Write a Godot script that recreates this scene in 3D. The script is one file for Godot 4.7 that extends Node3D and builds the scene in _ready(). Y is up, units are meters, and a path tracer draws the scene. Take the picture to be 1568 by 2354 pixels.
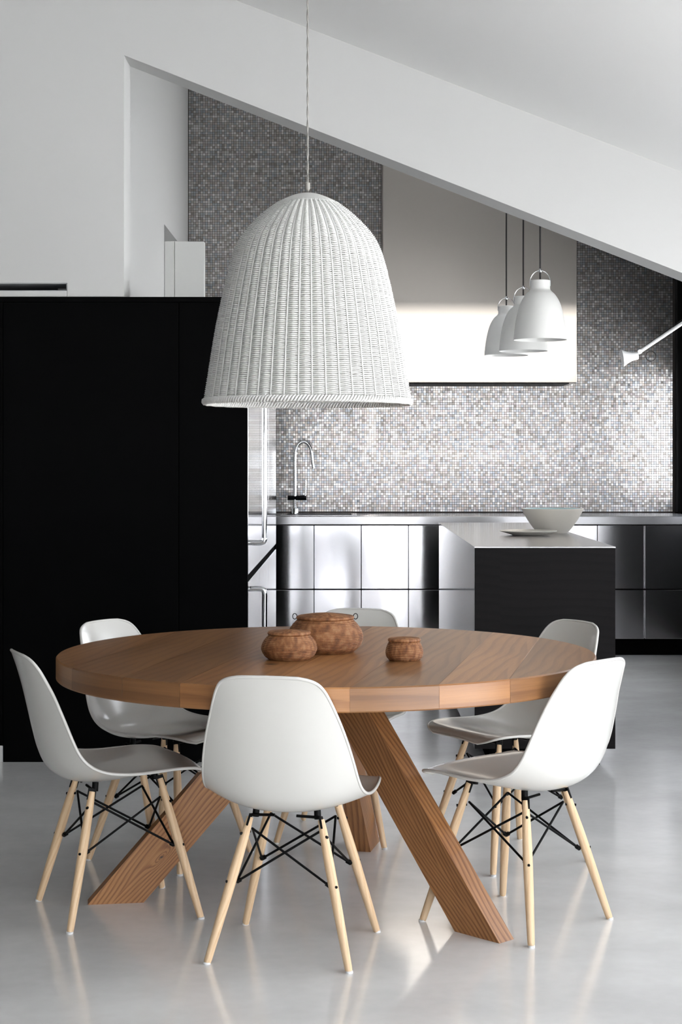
extends Node3D

# ---------------------------------------------------------------- settings
const FOCAL := 3860.0            # focal length in pixels of the 1568 x 2354 frame
const EYE := 1.4                 # height of the lens
const RED_SEED := 7

var mats := {}
var rng := RandomNumberGenerator.new()

# X to the right, h up, d away from the lens
func at(x: float, h: float, d: float) -> Vector3:
	return Vector3(x, h, -d)

func roof(x: float) -> float:     # underside of the sloping dining ceiling
	return 3.36 - 0.385 * x

func soffit(x: float) -> float:   # lower edge of the wall over the kitchen opening
	return 3.306 - 0.39 * (x + 1.053)

# ---------------------------------------------------------------- scene nodes
var taken := {}

func numbered(called: String) -> String:
	var n: int = taken.get(called, 0)
	taken[called] = n + 1
	return called if n == 0 else "%s_%03d" % [called, n]

func thing(called: String, label: String, category: String, where := Vector3.ZERO, turn := 0.0, group := "") -> Node3D:
	var o := Node3D.new()
	o.name = numbered(called)
	add_child(o)
	o.position = where
	o.rotation.y = turn
	o.set_meta("label", label)
	o.set_meta("category", category)
	if group != "":
		o.set_meta("group", group)
	return o

func part(called: String, mesh: Mesh, m: Material, parent: Node3D, where := Vector3.ZERO) -> MeshInstance3D:
	var o := MeshInstance3D.new()
	o.name = called
	o.mesh = mesh
	o.material_override = m
	o.cast_shadow = GeometryInstance3D.SHADOW_CASTING_SETTING_ON
	parent.add_child(o, true)
	o.position = where
	return o

func struct(called: String, mesh: Mesh, m: Material) -> MeshInstance3D:
	var o := part(called, mesh, m, self)
	o.set_meta("kind", "structure")
	return o

func struct_node(called: String) -> Node3D:
	var o := Node3D.new()
	o.name = called
	add_child(o)
	o.set_meta("kind", "structure")
	return o

# ---------------------------------------------------------------- mesh building
class Shape:
	var v := PackedVector3Array()
	var n := PackedVector3Array()
	var uv := PackedVector2Array()
	var ix := PackedInt32Array()

	func poly(pts: Array, centre: Vector3, uvs := []) -> void:
		# flat convex polygon, turned so that it faces away from centre
		var nn := Vector3.ZERO
		for k in range(1, pts.size() - 1):
			nn += (pts[k] - pts[0]).cross(pts[k + 1] - pts[0])
		nn = nn.normalized()
		var mid := Vector3.ZERO
		for p in pts:
			mid += p
		mid /= pts.size()
		var order := range(pts.size())
		if nn.dot(mid - centre) < 0.0:
			nn = -nn
			order.reverse()
		var s := v.size()
		var a := nn.abs()
		for k in order:
			var p: Vector3 = pts[k]
			v.append(p)
			n.append(nn)
			if uvs.size() > 0:
				uv.append(uvs[k])
			elif a.x >= a.y and a.x >= a.z:
				uv.append(Vector2(p.z, p.y))
			elif a.y >= a.z:
				uv.append(Vector2(p.x, p.z))
			else:
				uv.append(Vector2(p.x, p.y))
		for k in range(1, order.size() - 1):
			ix.append_array([s, s + k + 1, s + k])

	func box(lo: Vector3, hi: Vector3, b := 0.0) -> void:
		var c := (lo + hi) / 2.0
		var h := (hi - lo) / 2.0
		b = minf(b, minf(h.x, minf(h.y, h.z)) * 0.9)
		var q := func(sx, sy, sz, axis) -> Vector3:
			var p := Vector3(sx * h.x, sy * h.y, sz * h.z)
			if axis != 0: p.x -= sx * b
			if axis != 1: p.y -= sy * b
			if axis != 2: p.z -= sz * b
			return c + p
		for s in [-1, 1]:
			poly([q.call(s, -1, -1, 0), q.call(s, 1, -1, 0), q.call(s, 1, 1, 0), q.call(s, -1, 1, 0)], c)
			poly([q.call(-1, s, -1, 1), q.call(1, s, -1, 1), q.call(1, s, 1, 1), q.call(-1, s, 1, 1)], c)
			poly([q.call(-1, -1, s, 2), q.call(1, -1, s, 2), q.call(1, 1, s, 2), q.call(-1, 1, s, 2)], c)
		if b <= 0.0:
			return
		for s in [-1, 1]:
			for t in [-1, 1]:
				poly([q.call(s, t, -1, 0), q.call(s, t, 1, 0), q.call(s, t, 1, 1), q.call(s, t, -1, 1)], c)
				poly([q.call(s, -1, t, 0), q.call(s, 1, t, 0), q.call(s, 1, t, 2), q.call(s, -1, t, 2)], c)
				poly([q.call(-1, s, t, 1), q.call(1, s, t, 1), q.call(1, s, t, 2), q.call(-1, s, t, 2)], c)
				for u in [-1, 1]:
					poly([q.call(s, t, u, 0), q.call(s, t, u, 1), q.call(s, t, u, 2)], c)

	func prism(outline: PackedVector2Array, place: Callable, z0: float, z1: float) -> void:
		# outline extruded from z0 to z1; place(x, y, z) gives the point
		var pts := outline
		if Geometry2D.is_polygon_clockwise(pts):
			pts = pts.duplicate()
			pts.reverse()
		var tri := Geometry2D.triangulate_polygon(pts)
		var o: Vector3 = place.call(0.0, 0.0, 0.0)
		var flip := ((place.call(1.0, 0.0, 0.0) - o) as Vector3).cross(place.call(0.0, 1.0, 0.0) - o).dot(place.call(0.0, 0.0, 1.0) - o) < 0.0
		for end in [0, 1]:
			var z: float = z1 if end == 1 else z0
			var nn: Vector3 = ((place.call(0.0, 0.0, 1.0) - o) as Vector3).normalized() * (1.0 if end == 1 else -1.0)
			var s := v.size()
			for p in pts:
				v.append(place.call(p.x, p.y, z))
				n.append(nn)
				uv.append(p)
			for k in range(0, tri.size(), 3):
				# keep front faces clockwise
				var a := s + tri[k]
				var b := s + tri[k + 1]
				var c := s + tri[k + 2]
				if (v[b] - v[a]).cross(v[c] - v[a]).dot(nn) > 0.0:
					ix.append_array([a, c, b])
				else:
					ix.append_array([a, b, c])
		for k in pts.size():
			var p := pts[k]
			var q := pts[(k + 1) % pts.size()]
			var A: Vector3 = place.call(p.x, p.y, z0)
			var B: Vector3 = place.call(q.x, q.y, z0)
			var C: Vector3 = place.call(q.x, q.y, z1)
			var D: Vector3 = place.call(p.x, p.y, z1)
			var nn := (B - A).cross(D - A).normalized()
			if flip:
				nn = -nn
			var l := (q - p).length()
			var s := v.size()
			for e in [[A, Vector2(0, z0)], [B, Vector2(l, z0)], [C, Vector2(l, z1)], [D, Vector2(0, z1)]]:
				v.append(e[0])
				n.append(nn)
				uv.append(e[1])
			if (B - A).cross(D - A).dot(nn) > 0.0:
				ix.append_array([s, s + 2, s + 1, s, s + 3, s + 2])
			else:
				ix.append_array([s, s + 1, s + 2, s, s + 2, s + 3])

	func tube(path: PackedVector3Array, radii: PackedFloat32Array, sides := 8, closed := false, caps := true) -> void:
		var count := path.size()
		var ref := Vector3.ZERO
		var base := v.size()
		var run := 0.0
		for k in count:
			var t: Vector3
			if closed:
				t = path[(k + 1) % count] - path[(k - 1 + count) % count]
			else:
				t = path[mini(k + 1, count - 1)] - path[maxi(k - 1, 0)]
			t = t.normalized()
			if k == 0:
				ref = t.cross(Vector3.UP if absf(t.y) < 0.9 else Vector3.RIGHT).normalized()
			else:
				run += path[k].distance_to(path[k - 1])
			ref = (ref - t * ref.dot(t)).normalized()
			var other := t.cross(ref)
			var r: float = radii[k] if radii.size() > 1 else radii[0]
			for j in sides:
				var a := TAU * j / sides
				var d := ref * cos(a) + other * sin(a)
				v.append(path[k] + d * r)
				n.append(d)
				uv.append(Vector2(float(j) / sides * TAU * r, run))
		var rings := count if closed else count - 1
		for k in rings:
			var k2 := (k + 1) % count
			for j in sides:
				var j2 := (j + 1) % sides
				var a := base + k * sides + j
				var b := base + k * sides + j2
				var c := base + k2 * sides + j2
				var d := base + k2 * sides + j
				ix.append_array([a, c, b, a, d, c])
		if caps and not closed:
			for end in [0, count - 1]:
				var t := (path[1] - path[0]).normalized() * -1.0 if end == 0 else (path[count - 1] - path[count - 2]).normalized()
				var s := v.size()
				for j in sides:
					v.append(v[base + end * sides + j])
					n.append(t)
					uv.append(Vector2(v[base + end * sides + j].x, v[base + end * sides + j].z))
				for j in range(1, sides - 1):
					if end == 0:
						ix.append_array([s, s + j, s + j + 1])
					else:
						ix.append_array([s, s + j + 1, s + j])

	func lathe(profile: Array, segs := 48, turn := 0.0) -> void:
		# profile: [[r, y], ...] from one end to the other; a repeated point makes a sharp edge. The outside lies to the right of the way up.
		var rows := profile.size()
		var base := v.size()
		var run := 0.0
		for k in rows:
			var p := Vector2(profile[k][0], profile[k][1])
			var before := p
			var after := p
			if k > 0:
				before = Vector2(profile[k - 1][0], profile[k - 1][1])
			if k < rows - 1:
				after = Vector2(profile[k + 1][0], profile[k + 1][1])
			if before.is_equal_approx(p) and k > 0:
				before = p
			run += p.distance_to(before)
			var t := (after - before)
			if t.length() < 1e-7:
				t = Vector2(0, 1)
			t = t.normalized()
			var nn := Vector2(t.y, -t.x)
			for j in segs + 1:
				var a := turn + TAU * j / segs
				v.append(Vector3(p.x * cos(a), p.y, p.x * sin(a)))
				n.append(Vector3(nn.x * cos(a), nn.y, nn.x * sin(a)))
				uv.append(Vector2(float(j) / segs, run))
		for k in rows - 1:
			for j in segs:
				var a := base + k * (segs + 1) + j
				var b := a + 1
				var c := b + segs + 1
				var d := a + segs + 1
				if v[a].distance_to(v[d]) < 1e-7 and v[b].distance_to(v[c]) < 1e-7:
					continue
				var g := (v[c] - v[a]).cross(v[d] - v[b])
				if g.dot(n[a] + n[c]) > 0.0:
					ix.append_array([a, c, b, a, d, c])
				else:
					ix.append_array([a, b, c, a, c, d])

	func mesh() -> ArrayMesh:
		var arrays := []
		arrays.resize(Mesh.ARRAY_MAX)
		arrays[Mesh.ARRAY_VERTEX] = v
		arrays[Mesh.ARRAY_NORMAL] = n
		arrays[Mesh.ARRAY_TEX_UV] = uv
		arrays[Mesh.ARRAY_INDEX] = ix
		var m := ArrayMesh.new()
		m.add_surface_from_arrays(Mesh.PRIMITIVE_TRIANGLES, arrays)
		return m

func box_mesh(lo: Vector3, hi: Vector3, bevel := 0.0) -> ArrayMesh:
	var s := Shape.new()
	s.box(Vector3(minf(lo.x, hi.x), minf(lo.y, hi.y), minf(lo.z, hi.z)), Vector3(maxf(lo.x, hi.x), maxf(lo.y, hi.y), maxf(lo.z, hi.z)), bevel)
	return s.mesh()

func block(x0: float, x1: float, h0: float, h1: float, d0: float, d1: float, bevel := 0.0) -> ArrayMesh:
	return box_mesh(at(x0, h0, d0), at(x1, h1, d1), bevel)

func lathe_mesh(profile: Array, segs := 48) -> ArrayMesh:
	var s := Shape.new()
	s.lathe(profile, segs)
	return s.mesh()

func tube_mesh(path: Array, radii: Array, sides := 8, closed := false) -> ArrayMesh:
	var s := Shape.new()
	s.tube(PackedVector3Array(path), PackedFloat32Array(radii), sides, closed)
	return s.mesh()

func spline(points: Array, per := 8) -> Array:
	var out := []
	var n := points.size()
	for k in n - 1:
		for j in per:
			var a = points[maxi(k - 1, 0)]
			var d = points[mini(k + 2, n - 1)]
			out.append(points[k].cubic_interpolate(points[k + 1], a, d, float(j) / per))
	out.append(points[n - 1])
	return out

# ---------------------------------------------------------------- materials
func plain(color: Color, rough: float, metal := 0.0, spec := 0.5) -> StandardMaterial3D:
	var m := StandardMaterial3D.new()
	m.albedo_color = color
	m.roughness = rough
	m.metallic = metal
	m.metallic_specular = spec
	return m

func noise(kind: int, freq: float, seed_: int, octaves := 3) -> FastNoiseLite:
	var f := FastNoiseLite.new()
	f.noise_type = kind
	f.frequency = freq
	f.seed = seed_
	f.fractal_type = FastNoiseLite.FRACTAL_FBM
	f.fractal_octaves = octaves
	return f

# Sawn timber: u across the board, v along it. Growth rings are cut at a slant, so that cathedral arches and knots appear.
func wood_texture(w: int, h: int, wide: float, long: float, dark: Color, light: Color, rings: float, seed_: int, knots: Array, contrast := 1.0, wander := 0.02) -> ImageTexture:
	var im := Image.create(w, h, false, Image.FORMAT_RGB8)
	var slow := noise(FastNoiseLite.TYPE_SIMPLEX_SMOOTH, 1.0, seed_, 2)
	var fine := noise(FastNoiseLite.TYPE_SIMPLEX, 1.0, seed_ + 5, 3)
	for j in h:
		var y := (j + 0.5) / h * long
		var drift := slow.get_noise_2d(3.0, y * 1.3) * wander * 2.5
		for i in w:
			var x := (i + 0.5) / w * wide
			var cx := x - wide * 0.5 + drift + slow.get_noise_2d(x * 4.0, y * 1.6) * wander
			var ring := absf(cx) + 0.055 * y + slow.get_noise_2d(x * 6.0 + 40.0, y * 1.1) * wander
			var near := 0.0
			for k in knots:
				var dx: float = x - k[0]
				var dy: float = (y - k[1]) * 0.34
				var r: float = sqrt(dx * dx + dy * dy)
				var pull: float = exp(-r / k[2])
				ring = lerpf(ring, r * 1.15, pull * 0.9)
				near = maxf(near, exp(-pow(Vector2(dx, (y - k[1]) * 0.75).length() / (k[2] * 0.22), 2.0)))
			var t := fposmod(ring * rings, 1.0)
			var band := smoothstep(0.35, 0.85, t) * (1.0 - smoothstep(0.9, 1.0, t))
			var fibre := fine.get_noise_2d(x * 420.0, y * 9.0) * 0.5 + fine.get_noise_2d(x * 90.0, y * 3.0) * 0.5
			var tone := slow.get_noise_2d(x * 3.0 + 9.0, y * 0.8)
			var c := light.lerp(dark, clampf(band * 0.75 * contrast + fibre * 0.42 * contrast + tone * 0.3 + 0.16, 0.0, 1.0))
			c = c.lerp(Color(0.07, 0.04, 0.025), near * 0.9)
			im.set_pixel(i, j, c)
	return ImageTexture.create_from_image(im)

func cloud_texture(size: int, world: float, stops: Array, seed_: int, amount := 1.0) -> ImageTexture:
	# tileable mottling of trowelled concrete between the given colours
	var im := Image.create(size, size, false, Image.FORMAT_RGB8)
	var big := noise(FastNoiseLite.TYPE_SIMPLEX_SMOOTH, 0.5, seed_, 5)
	var streak := noise(FastNoiseLite.TYPE_SIMPLEX_SMOOTH, 1.0, seed_ + 3, 4)
	var speck := noise(FastNoiseLite.TYPE_SIMPLEX, 14.0, seed_ + 9, 3)
	for j in size:
		var b := TAU * j / size
		for i in size:
			var a := TAU * i / size
			var r := world / TAU
			var p := Vector3(cos(a) * r, sin(a) * r, cos(b) * r)
			var q := sin(b) * r
			var x := i * world / size
			var y := j * world / size
			var e := big.get_noise_3d(p.x + q * 0.7, p.y - q * 0.6, p.z + q * 0.5)
			var s := streak.get_noise_3d(p.x * 2.2 + 5.0 + p.y, p.z * 3.0 - p.y, q * 3.0)
			var g := speck.get_noise_2d(x, y)
			var t := clampf(0.55 + (e * 0.8 + s * 0.3) * amount + g * 0.06, 0.0, 1.0)
			im.set_pixel(i, j, (stops[0] as Color).lerp(stops[1], t))
	return ImageTexture.create_from_image(im)

func wood_material(tex: Texture2D, wide: float, long: float, rough: float, coat := 0.0) -> StandardMaterial3D:
	var m := plain(Color.WHITE, rough)
	m.albedo_texture = tex
	m.uv1_scale = Vector3(1.0 / wide, 1.0 / long, 1.0)
	if coat > 0.0:
		m.clearcoat_enabled = true
		m.clearcoat = coat
		m.clearcoat_roughness = 0.28
	return m

func steel(bright: float, rough: float, aniso: float) -> StandardMaterial3D:
	var m := plain(Color(bright, bright, bright * 1.015), rough, 1.0)
	m.anisotropy_enabled = aniso != 0.0
	m.anisotropy = aniso
	return m

func make_materials() -> void:
	mats.wall = plain(Color(0.77, 0.77, 0.765), 0.75)
	mats.grey_plaster = plain(Color(0.4, 0.4, 0.4), 0.8)
	mats.ceiling = plain(Color(0.92, 0.92, 0.915), 0.8)
	mats.black = plain(Color(0.025, 0.025, 0.027), 0.8, 0.0, 0.12)
	mats.black_metal = plain(Color(0.03, 0.03, 0.032), 0.5, 0.0, 0.25)
	mats.duct = plain(Color(0.6, 0.61, 0.62), 0.5)
	mats.grout = plain(Color(0.2, 0.18, 0.165), 0.85)
	mats.steel = steel(0.74, 0.24, -0.75)
	mats.steel_door = steel(0.76, 0.115, -0.9)
	mats.steel_side = steel(0.76, 0.1, 0.0)
	mats.steel_top = steel(0.74, 0.16, 0.0)
	mats.hood = plain(Color(0.67, 0.65, 0.625), 0.36, 1.0)
	mats.chrome = plain(Color(0.86, 0.87, 0.88), 0.06, 1.0)
	mats.shell = plain(Color(0.79, 0.785, 0.765), 0.24)
	mats.shell.clearcoat_enabled = true
	mats.shell.clearcoat = 0.35
	mats.shell.clearcoat_roughness = 0.12
	mats.glide = plain(Color(0.85, 0.85, 0.85), 0.35)
	mats.ash = wood_material(wood_texture(64, 512, 0.12, 0.5, Color(0.76, 0.62, 0.47), Color(0.87, 0.765, 0.63), 60.0, 31, [], 0.55), 0.12, 0.5, 0.5)
	var floor_tex := cloud_texture(768, 5.0, [Color(0.76, 0.755, 0.75), Color(0.91, 0.91, 0.905)], 12, 0.8)
	mats.floor = plain(Color.WHITE, 0.17)
	mats.floor.albedo_texture = floor_tex
	mats.floor.uv1_scale = Vector3(0.2, 0.2, 0.2)
	mats.floor.clearcoat_enabled = true
	mats.floor.clearcoat = 0.3
	mats.floor.clearcoat_roughness = 0.1
	# table boards: four cuts of the same oak
	mats.oak = []
	for k in 4:
		var knots := []
		if k == 2:
			knots = [[0.151, 0.642, 0.06]]
		var f: float = [0.9, 0.84, 1.0, 1.06][k]
		mats.oak.append(wood_material(wood_texture(256, 1024, 0.3, 2.0, Color(0.38 * f, 0.235 * f, 0.125 * f), Color(0.61 * f, 0.43 * f, 0.265 * f), 26.0, 50 + k * 11, knots, 0.42, 0.008), 0.3, 2.0, 0.36, 0.0))
	mats.oak_leg = []
	for k in 3:
		var knots: Array = [[[0.115, 0.36, 0.032], [0.075, 0.83, 0.016]], [[0.06, 0.15, 0.014]], []][k]
		mats.oak_leg.append(wood_material(wood_texture(256, 1024, 0.22, 1.1, Color(0.4, 0.24, 0.12), Color(0.66, 0.47, 0.295), 72.0, 91 + k * 6, knots, 0.75, 0.011), 0.22, 1.1, 0.42))
	mats.dark_veneer = wood_material(wood_texture(512, 384, 1.0, 0.7, Color(0.045, 0.04, 0.044), Color(0.075, 0.064, 0.068), 24.0, 140, [], 0.8, 0.008), 1.0, 0.7, 0.6)
	mats.dark_veneer.metallic_specular = 0.25
	var reed_tex := basket_texture()
	mats.reed = plain(Color.WHITE, 0.62)
	mats.reed.albedo_texture = reed_tex
	mats.reed.uv1_scale = Vector3(3.0, 9.0, 1.0)
	mats.rattan = plain(Color(0.8, 0.8, 0.79), 0.6)
	mats.white_paint = plain(Color(0.84, 0.84, 0.83), 0.42)
	mats.white_gloss = plain(Color(0.86, 0.86, 0.86), 0.25)
	mats.stoneware = plain(Color(0.82, 0.8, 0.76), 0.38)
	mats.glaze = plain(Color(0.72, 0.83, 0.84), 0.25)
	mats.cable = plain(Color(0.12, 0.11, 0.11), 0.7)
	mats.cord = plain(Color(0.56, 0.55, 0.53), 0.6)
	mats.bulb = plain(Color(0.8, 0.8, 0.78), 0.3)
	mats.tile = plain(Color.WHITE, 0.28, 0.94)
	mats.tile.vertex_color_use_as_albedo = true
	mats.glass = StandardMaterial3D.new()
	mats.glass.albedo_color = Color(1, 1, 1, 0.06)
	mats.glass.roughness = 0.0
	mats.glass.transparency = BaseMaterial3D.TRANSPARENCY_ALPHA

func basket_texture() -> ImageTexture:
	var w := 512
	var h := 128
	var im := Image.create(w, h, false, Image.FORMAT_RGB8)
	var a := noise(FastNoiseLite.TYPE_SIMPLEX, 1.0, 77, 3)
	for j in h:
		for i in w:
			var ang := TAU * i / w
			var p := Vector2(cos(ang), sin(ang))
			var coarse := a.get_noise_3d(p.x * 1.2, p.y * 1.2, j * 0.02)
			var fleck := a.get_noise_3d(p.x * 22.0, p.y * 22.0, j * 0.7)
			var dark := Color(0.33, 0.19, 0.095)
			var mid := Color(0.55, 0.36, 0.215)
			var pale := Color(0.7, 0.56, 0.43)
			var t := 0.52 + coarse * 0.5 + fleck * 0.45
			im.set_pixel(i, j, dark.lerp(mid, clampf(t * 1.6, 0, 1)).lerp(pale, clampf((t - 0.6) * 1.6, 0, 1)))
	return ImageTexture.create_from_image(im)

# ---------------------------------------------------------------- _ready
func _ready() -> void:
	rng.seed = RED_SEED
	# --- camera: level, the horizon at 1063 px, the vanishing point at 802 px
	var cam := Camera3D.new()
	cam.name = "camera"
	cam.projection = Camera3D.PROJECTION_FRUSTUM
	cam.near = 0.1
	cam.far = 200.0
	cam.size = cam.near * 2354.0 / FOCAL
	cam.frustum_offset = Vector2((784.0 - 802.0) / FOCAL, (1063.0 - 1177.0) / FOCAL) * cam.near
	cam.position = Vector3(0, EYE, 0)
	add_child(cam)
	cam.current = true
	# --- sky and exposure
	var env := Environment.new()
	env.background_mode = Environment.BG_SKY
	var sky_mat := ProceduralSkyMaterial.new()
	sky_mat.sky_top_color = Color(0.93, 0.95, 0.98)
	sky_mat.sky_horizon_color = Color(0.97, 0.98, 1.0)
	sky_mat.sky_curve = 0.25
	sky_mat.ground_horizon_color = Color(0.89, 0.895, 0.9)
	sky_mat.ground_bottom_color = Color(0.77, 0.775, 0.78)
	sky_mat.sky_energy_multiplier = 1.0
	sky_mat.ground_energy_multiplier = 1.55
	var sky := Sky.new()
	sky.sky_material = sky_mat
	env.sky = sky
	env.tonemap_mode = Environment.TONE_MAPPER_LINEAR
	env.tonemap_exposure = 9.7
	env.sdfgi_enabled = true
	env.ssao_enabled = true
	env.ssil_enabled = true
	var we := WorldEnvironment.new()
	we.name = "environment"
	we.environment = env
	add_child(we)
	# --- hazy low sun behind the viewer, over the dining roof and through the clerestory
	var sun := DirectionalLight3D.new()
	sun.name = "sun"
	sun.light_color = Color(1.0, 0.985, 0.965)
	sun.light_energy = 1.5
	sun.light_angular_distance = 2.0
	sun.shadow_enabled = true
	sun.sky_mode = DirectionalLight3D.SKY_MODE_LIGHT_ONLY
	add_child(sun)
	var elev := deg_to_rad(45.0)
	var az := deg_to_rad(5.0)
	sun.look_at_from_position(Vector3.ZERO, Vector3(-sin(az) * cos(elev), -sin(elev), -cos(az) * cos(elev)))
	make_materials()
	build_shell()
	build_kitchen()
	build_table()
	build_chairs()
	build_baskets()
	build_wicker_pendant()
	build_bell_pendants()
	build_small_things()

# ---------------------------------------------------------------- the room
const WALL_D0 := 7.86      # front of the wall over the kitchen opening
const WALL_D1 := 8.08
const BACK_D := 12.95      # tiled wall
const LEFT_X := -4.2
const RIGHT_X := 3.0
const REAR_D := -4.0

func wall_prism(outline: Array, d0: float, d1: float) -> ArrayMesh:
	var s := Shape.new()
	s.prism(PackedVector2Array(outline), func(x, y, z): return Vector3(x, y, -z), d0, d1)
	return s.mesh()

func build_shell() -> void:
	struct("floor", block(LEFT_X - 0.3, RIGHT_X + 0.3, -0.2, 0.0, REAR_D - 0.3, BACK_D + 0.3), mats.floor)
	# wall over and beside the kitchen opening, with the sloping lower edge
	var jamb := -1.053
	struct("wall_middle", wall_prism([
		Vector2(LEFT_X, 2.176), Vector2(-2.6, 2.176), Vector2(-2.6, 2.24), Vector2(-1.318, 2.24), Vector2(-1.318, 2.176), Vector2(jamb, 2.176), Vector2(jamb, soffit(jamb)), Vector2(RIGHT_X + 0.2, soffit(RIGHT_X + 0.2)), Vector2(RIGHT_X + 0.2, roof(RIGHT_X + 0.2) + 0.22),
		Vector2(2.62, roof(2.62) + 0.22), Vector2(2.62, 4.8), Vector2(LEFT_X, 5.4)], WALL_D0, WALL_D1), mats.wall)
	# sloping ceiling of the dining room
	var ceil_shape := Shape.new()
	ceil_shape.prism(PackedVector2Array([Vector2(LEFT_X - 0.2, roof(LEFT_X - 0.2)), Vector2(RIGHT_X + 0.2, roof(RIGHT_X + 0.2)), Vector2(RIGHT_X + 0.2, roof(RIGHT_X + 0.2) + 0.2), Vector2(LEFT_X - 0.2, roof(LEFT_X - 0.2) + 0.2)]),
		func(x, y, z): return Vector3(x, y, -z), REAR_D - 0.25, WALL_D0)
	struct("ceiling", ceil_shape.mesh(), mats.ceiling)
	var kc := struct_node("ceiling_001")
	for e in [[-4.4, 0.42, WALL_D1, BACK_D + 0.2], [1.94, 2.8, WALL_D1, BACK_D + 0.2], [0.42, 1.94, WALL_D1, 9.66], [0.42, 1.94, 10.38, BACK_D + 0.2]]:
		part("ceiling_panel", block(e[0], e[1], 4.6, 4.8, e[2], e[3]), mats.ceiling, kc)
	# left wall, right wall with the garden glazing, wall behind the viewer with glazing
	struct("wall_left", wall_prism([Vector2(LEFT_X - 0.2, 0), Vector2(LEFT_X, 0), Vector2(LEFT_X, roof(LEFT_X)), Vector2(LEFT_X - 0.2, roof(LEFT_X - 0.2))], REAR_D, WALL_D0), mats.grey_plaster)
	var top_r := roof(RIGHT_X)
	var wr := struct("wall_right", block(RIGHT_X, RIGHT_X + 0.2, 2.05, top_r + 0.06, REAR_D, WALL_D0), mats.wall)
	part("dado", block(RIGHT_X, RIGHT_X + 0.2, 0.0, 1.0, 3.9, WALL_D0), mats.black, wr)
	part("wall_end", block(RIGHT_X, RIGHT_X + 0.2, 0.0, 2.05, REAR_D, -3.6), mats.wall, wr)
	var w0 := -0.65
	var w1 := 1.25
	var wb := struct("wall_rear", wall_prism([Vector2(LEFT_X, 0), Vector2(w0, 0), Vector2(w0, 2.1), Vector2(RIGHT_X + 0.2, 2.1), Vector2(LEFT_X, roof(LEFT_X))], REAR_D - 0.2, REAR_D), mats.grey_plaster)
	part("wall_pier", block(w1, w1 + 0.15, 0.0, 2.1, REAR_D - 0.2, REAR_D), mats.grey_plaster, wb)
	part("wall_sill", block(w1 + 0.15, RIGHT_X + 0.2, 0.0, 0.95, REAR_D - 0.2, REAR_D), mats.grey_plaster, wb)
	part("wall_head", block(w1 + 0.15, RIGHT_X + 0.2, 1.95, 2.1, REAR_D - 0.2, REAR_D), mats.grey_plaster, wb)
	part("wall_pier", block(2.9, RIGHT_X + 0.2, 0.95, 1.95, REAR_D - 0.2, REAR_D), mats.grey_plaster, wb)
	glazing("window_6", w1 + 0.15, 2.9, 0.95, 1.95, REAR_D - 0.1, 2, true)
	# glazing: frame and panes
	gable_window(w0, w1)
	glazing("window_2", -3.6, 3.9, 0.0, 2.05, RIGHT_X + 0.1, 6, false)
	glazing("window_4", 3.9, WALL_D0, 1.0, 2.05, RIGHT_X + 0.1, 3, false)
	skylight(0.42, 1.94, 9.66, 10.38)
	# kitchen: tiled back wall, white side wall with an opening, dark right wall
	build_tiles()
	var kx := -1.24
	struct("wall_kitchen_left", kitchen_left(kx), mats.wall)
	struct("wall_kitchen_inner", block(LEFT_X - 0.2, LEFT_X, 0.0, 4.6, WALL_D0, BACK_D), mats.wall)
	var wk := struct("wall_kitchen_right", block(2.56, 2.76, 0.0, 1.05, WALL_D1, BACK_D), mats.black)
	part("wall_head", block(2.56, 2.76, 2.1, 4.6, WALL_D1, BACK_D), mats.black, wk)
	part("wall_end", block(2.56, 2.76, 1.05, 2.1, 12.7, BACK_D), mats.black, wk)
	part("wall_end", block(2.56, 2.76, 1.05, 2.1, WALL_D1, 9.3), mats.black, wk)
	glazing("window_5", 9.3, 12.7, 1.05, 2.1, 2.66, 3, false)
	part("wall_return", block(2.56, RIGHT_X + 0.2, 0.0, soffit(RIGHT_X + 0.2) - 0.002, WALL_D0, WALL_D1), mats.black, wk)
	struct("wall_kitchen_end", block(LEFT_X - 0.2, -1.4, 0.0, 4.6, BACK_D, BACK_D + 0.2), mats.wall)
	struct("wall_kitchen_niche", block(-1.75, -1.65, 2.2, 4.6, 10.92, BACK_D), mats.wall)
	struct("trim_1", block(2.515, 2.56, 1.02, 4.4, BACK_D - 0.1, BACK_D), mats.black_metal)

func kitchen_left(kx: float) -> ArrayMesh:
	# side wall with an opening from d 11.28 to 12.14, up to 3.0 m
	var s := Shape.new()
	s.prism(PackedVector2Array([Vector2(WALL_D1, 2.176), Vector2(10.91, 2.176), Vector2(10.91, 0), Vector2(11.28, 0), Vector2(11.28, 3.0), Vector2(12.14, 3.0), Vector2(12.14, 0), Vector2(BACK_D, 0), Vector2(BACK_D, 4.6), Vector2(WALL_D1, 4.6)]),
		func(a, y, z): return Vector3(z, y, -a), kx - 0.16, kx)
	return s.mesh()

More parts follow.
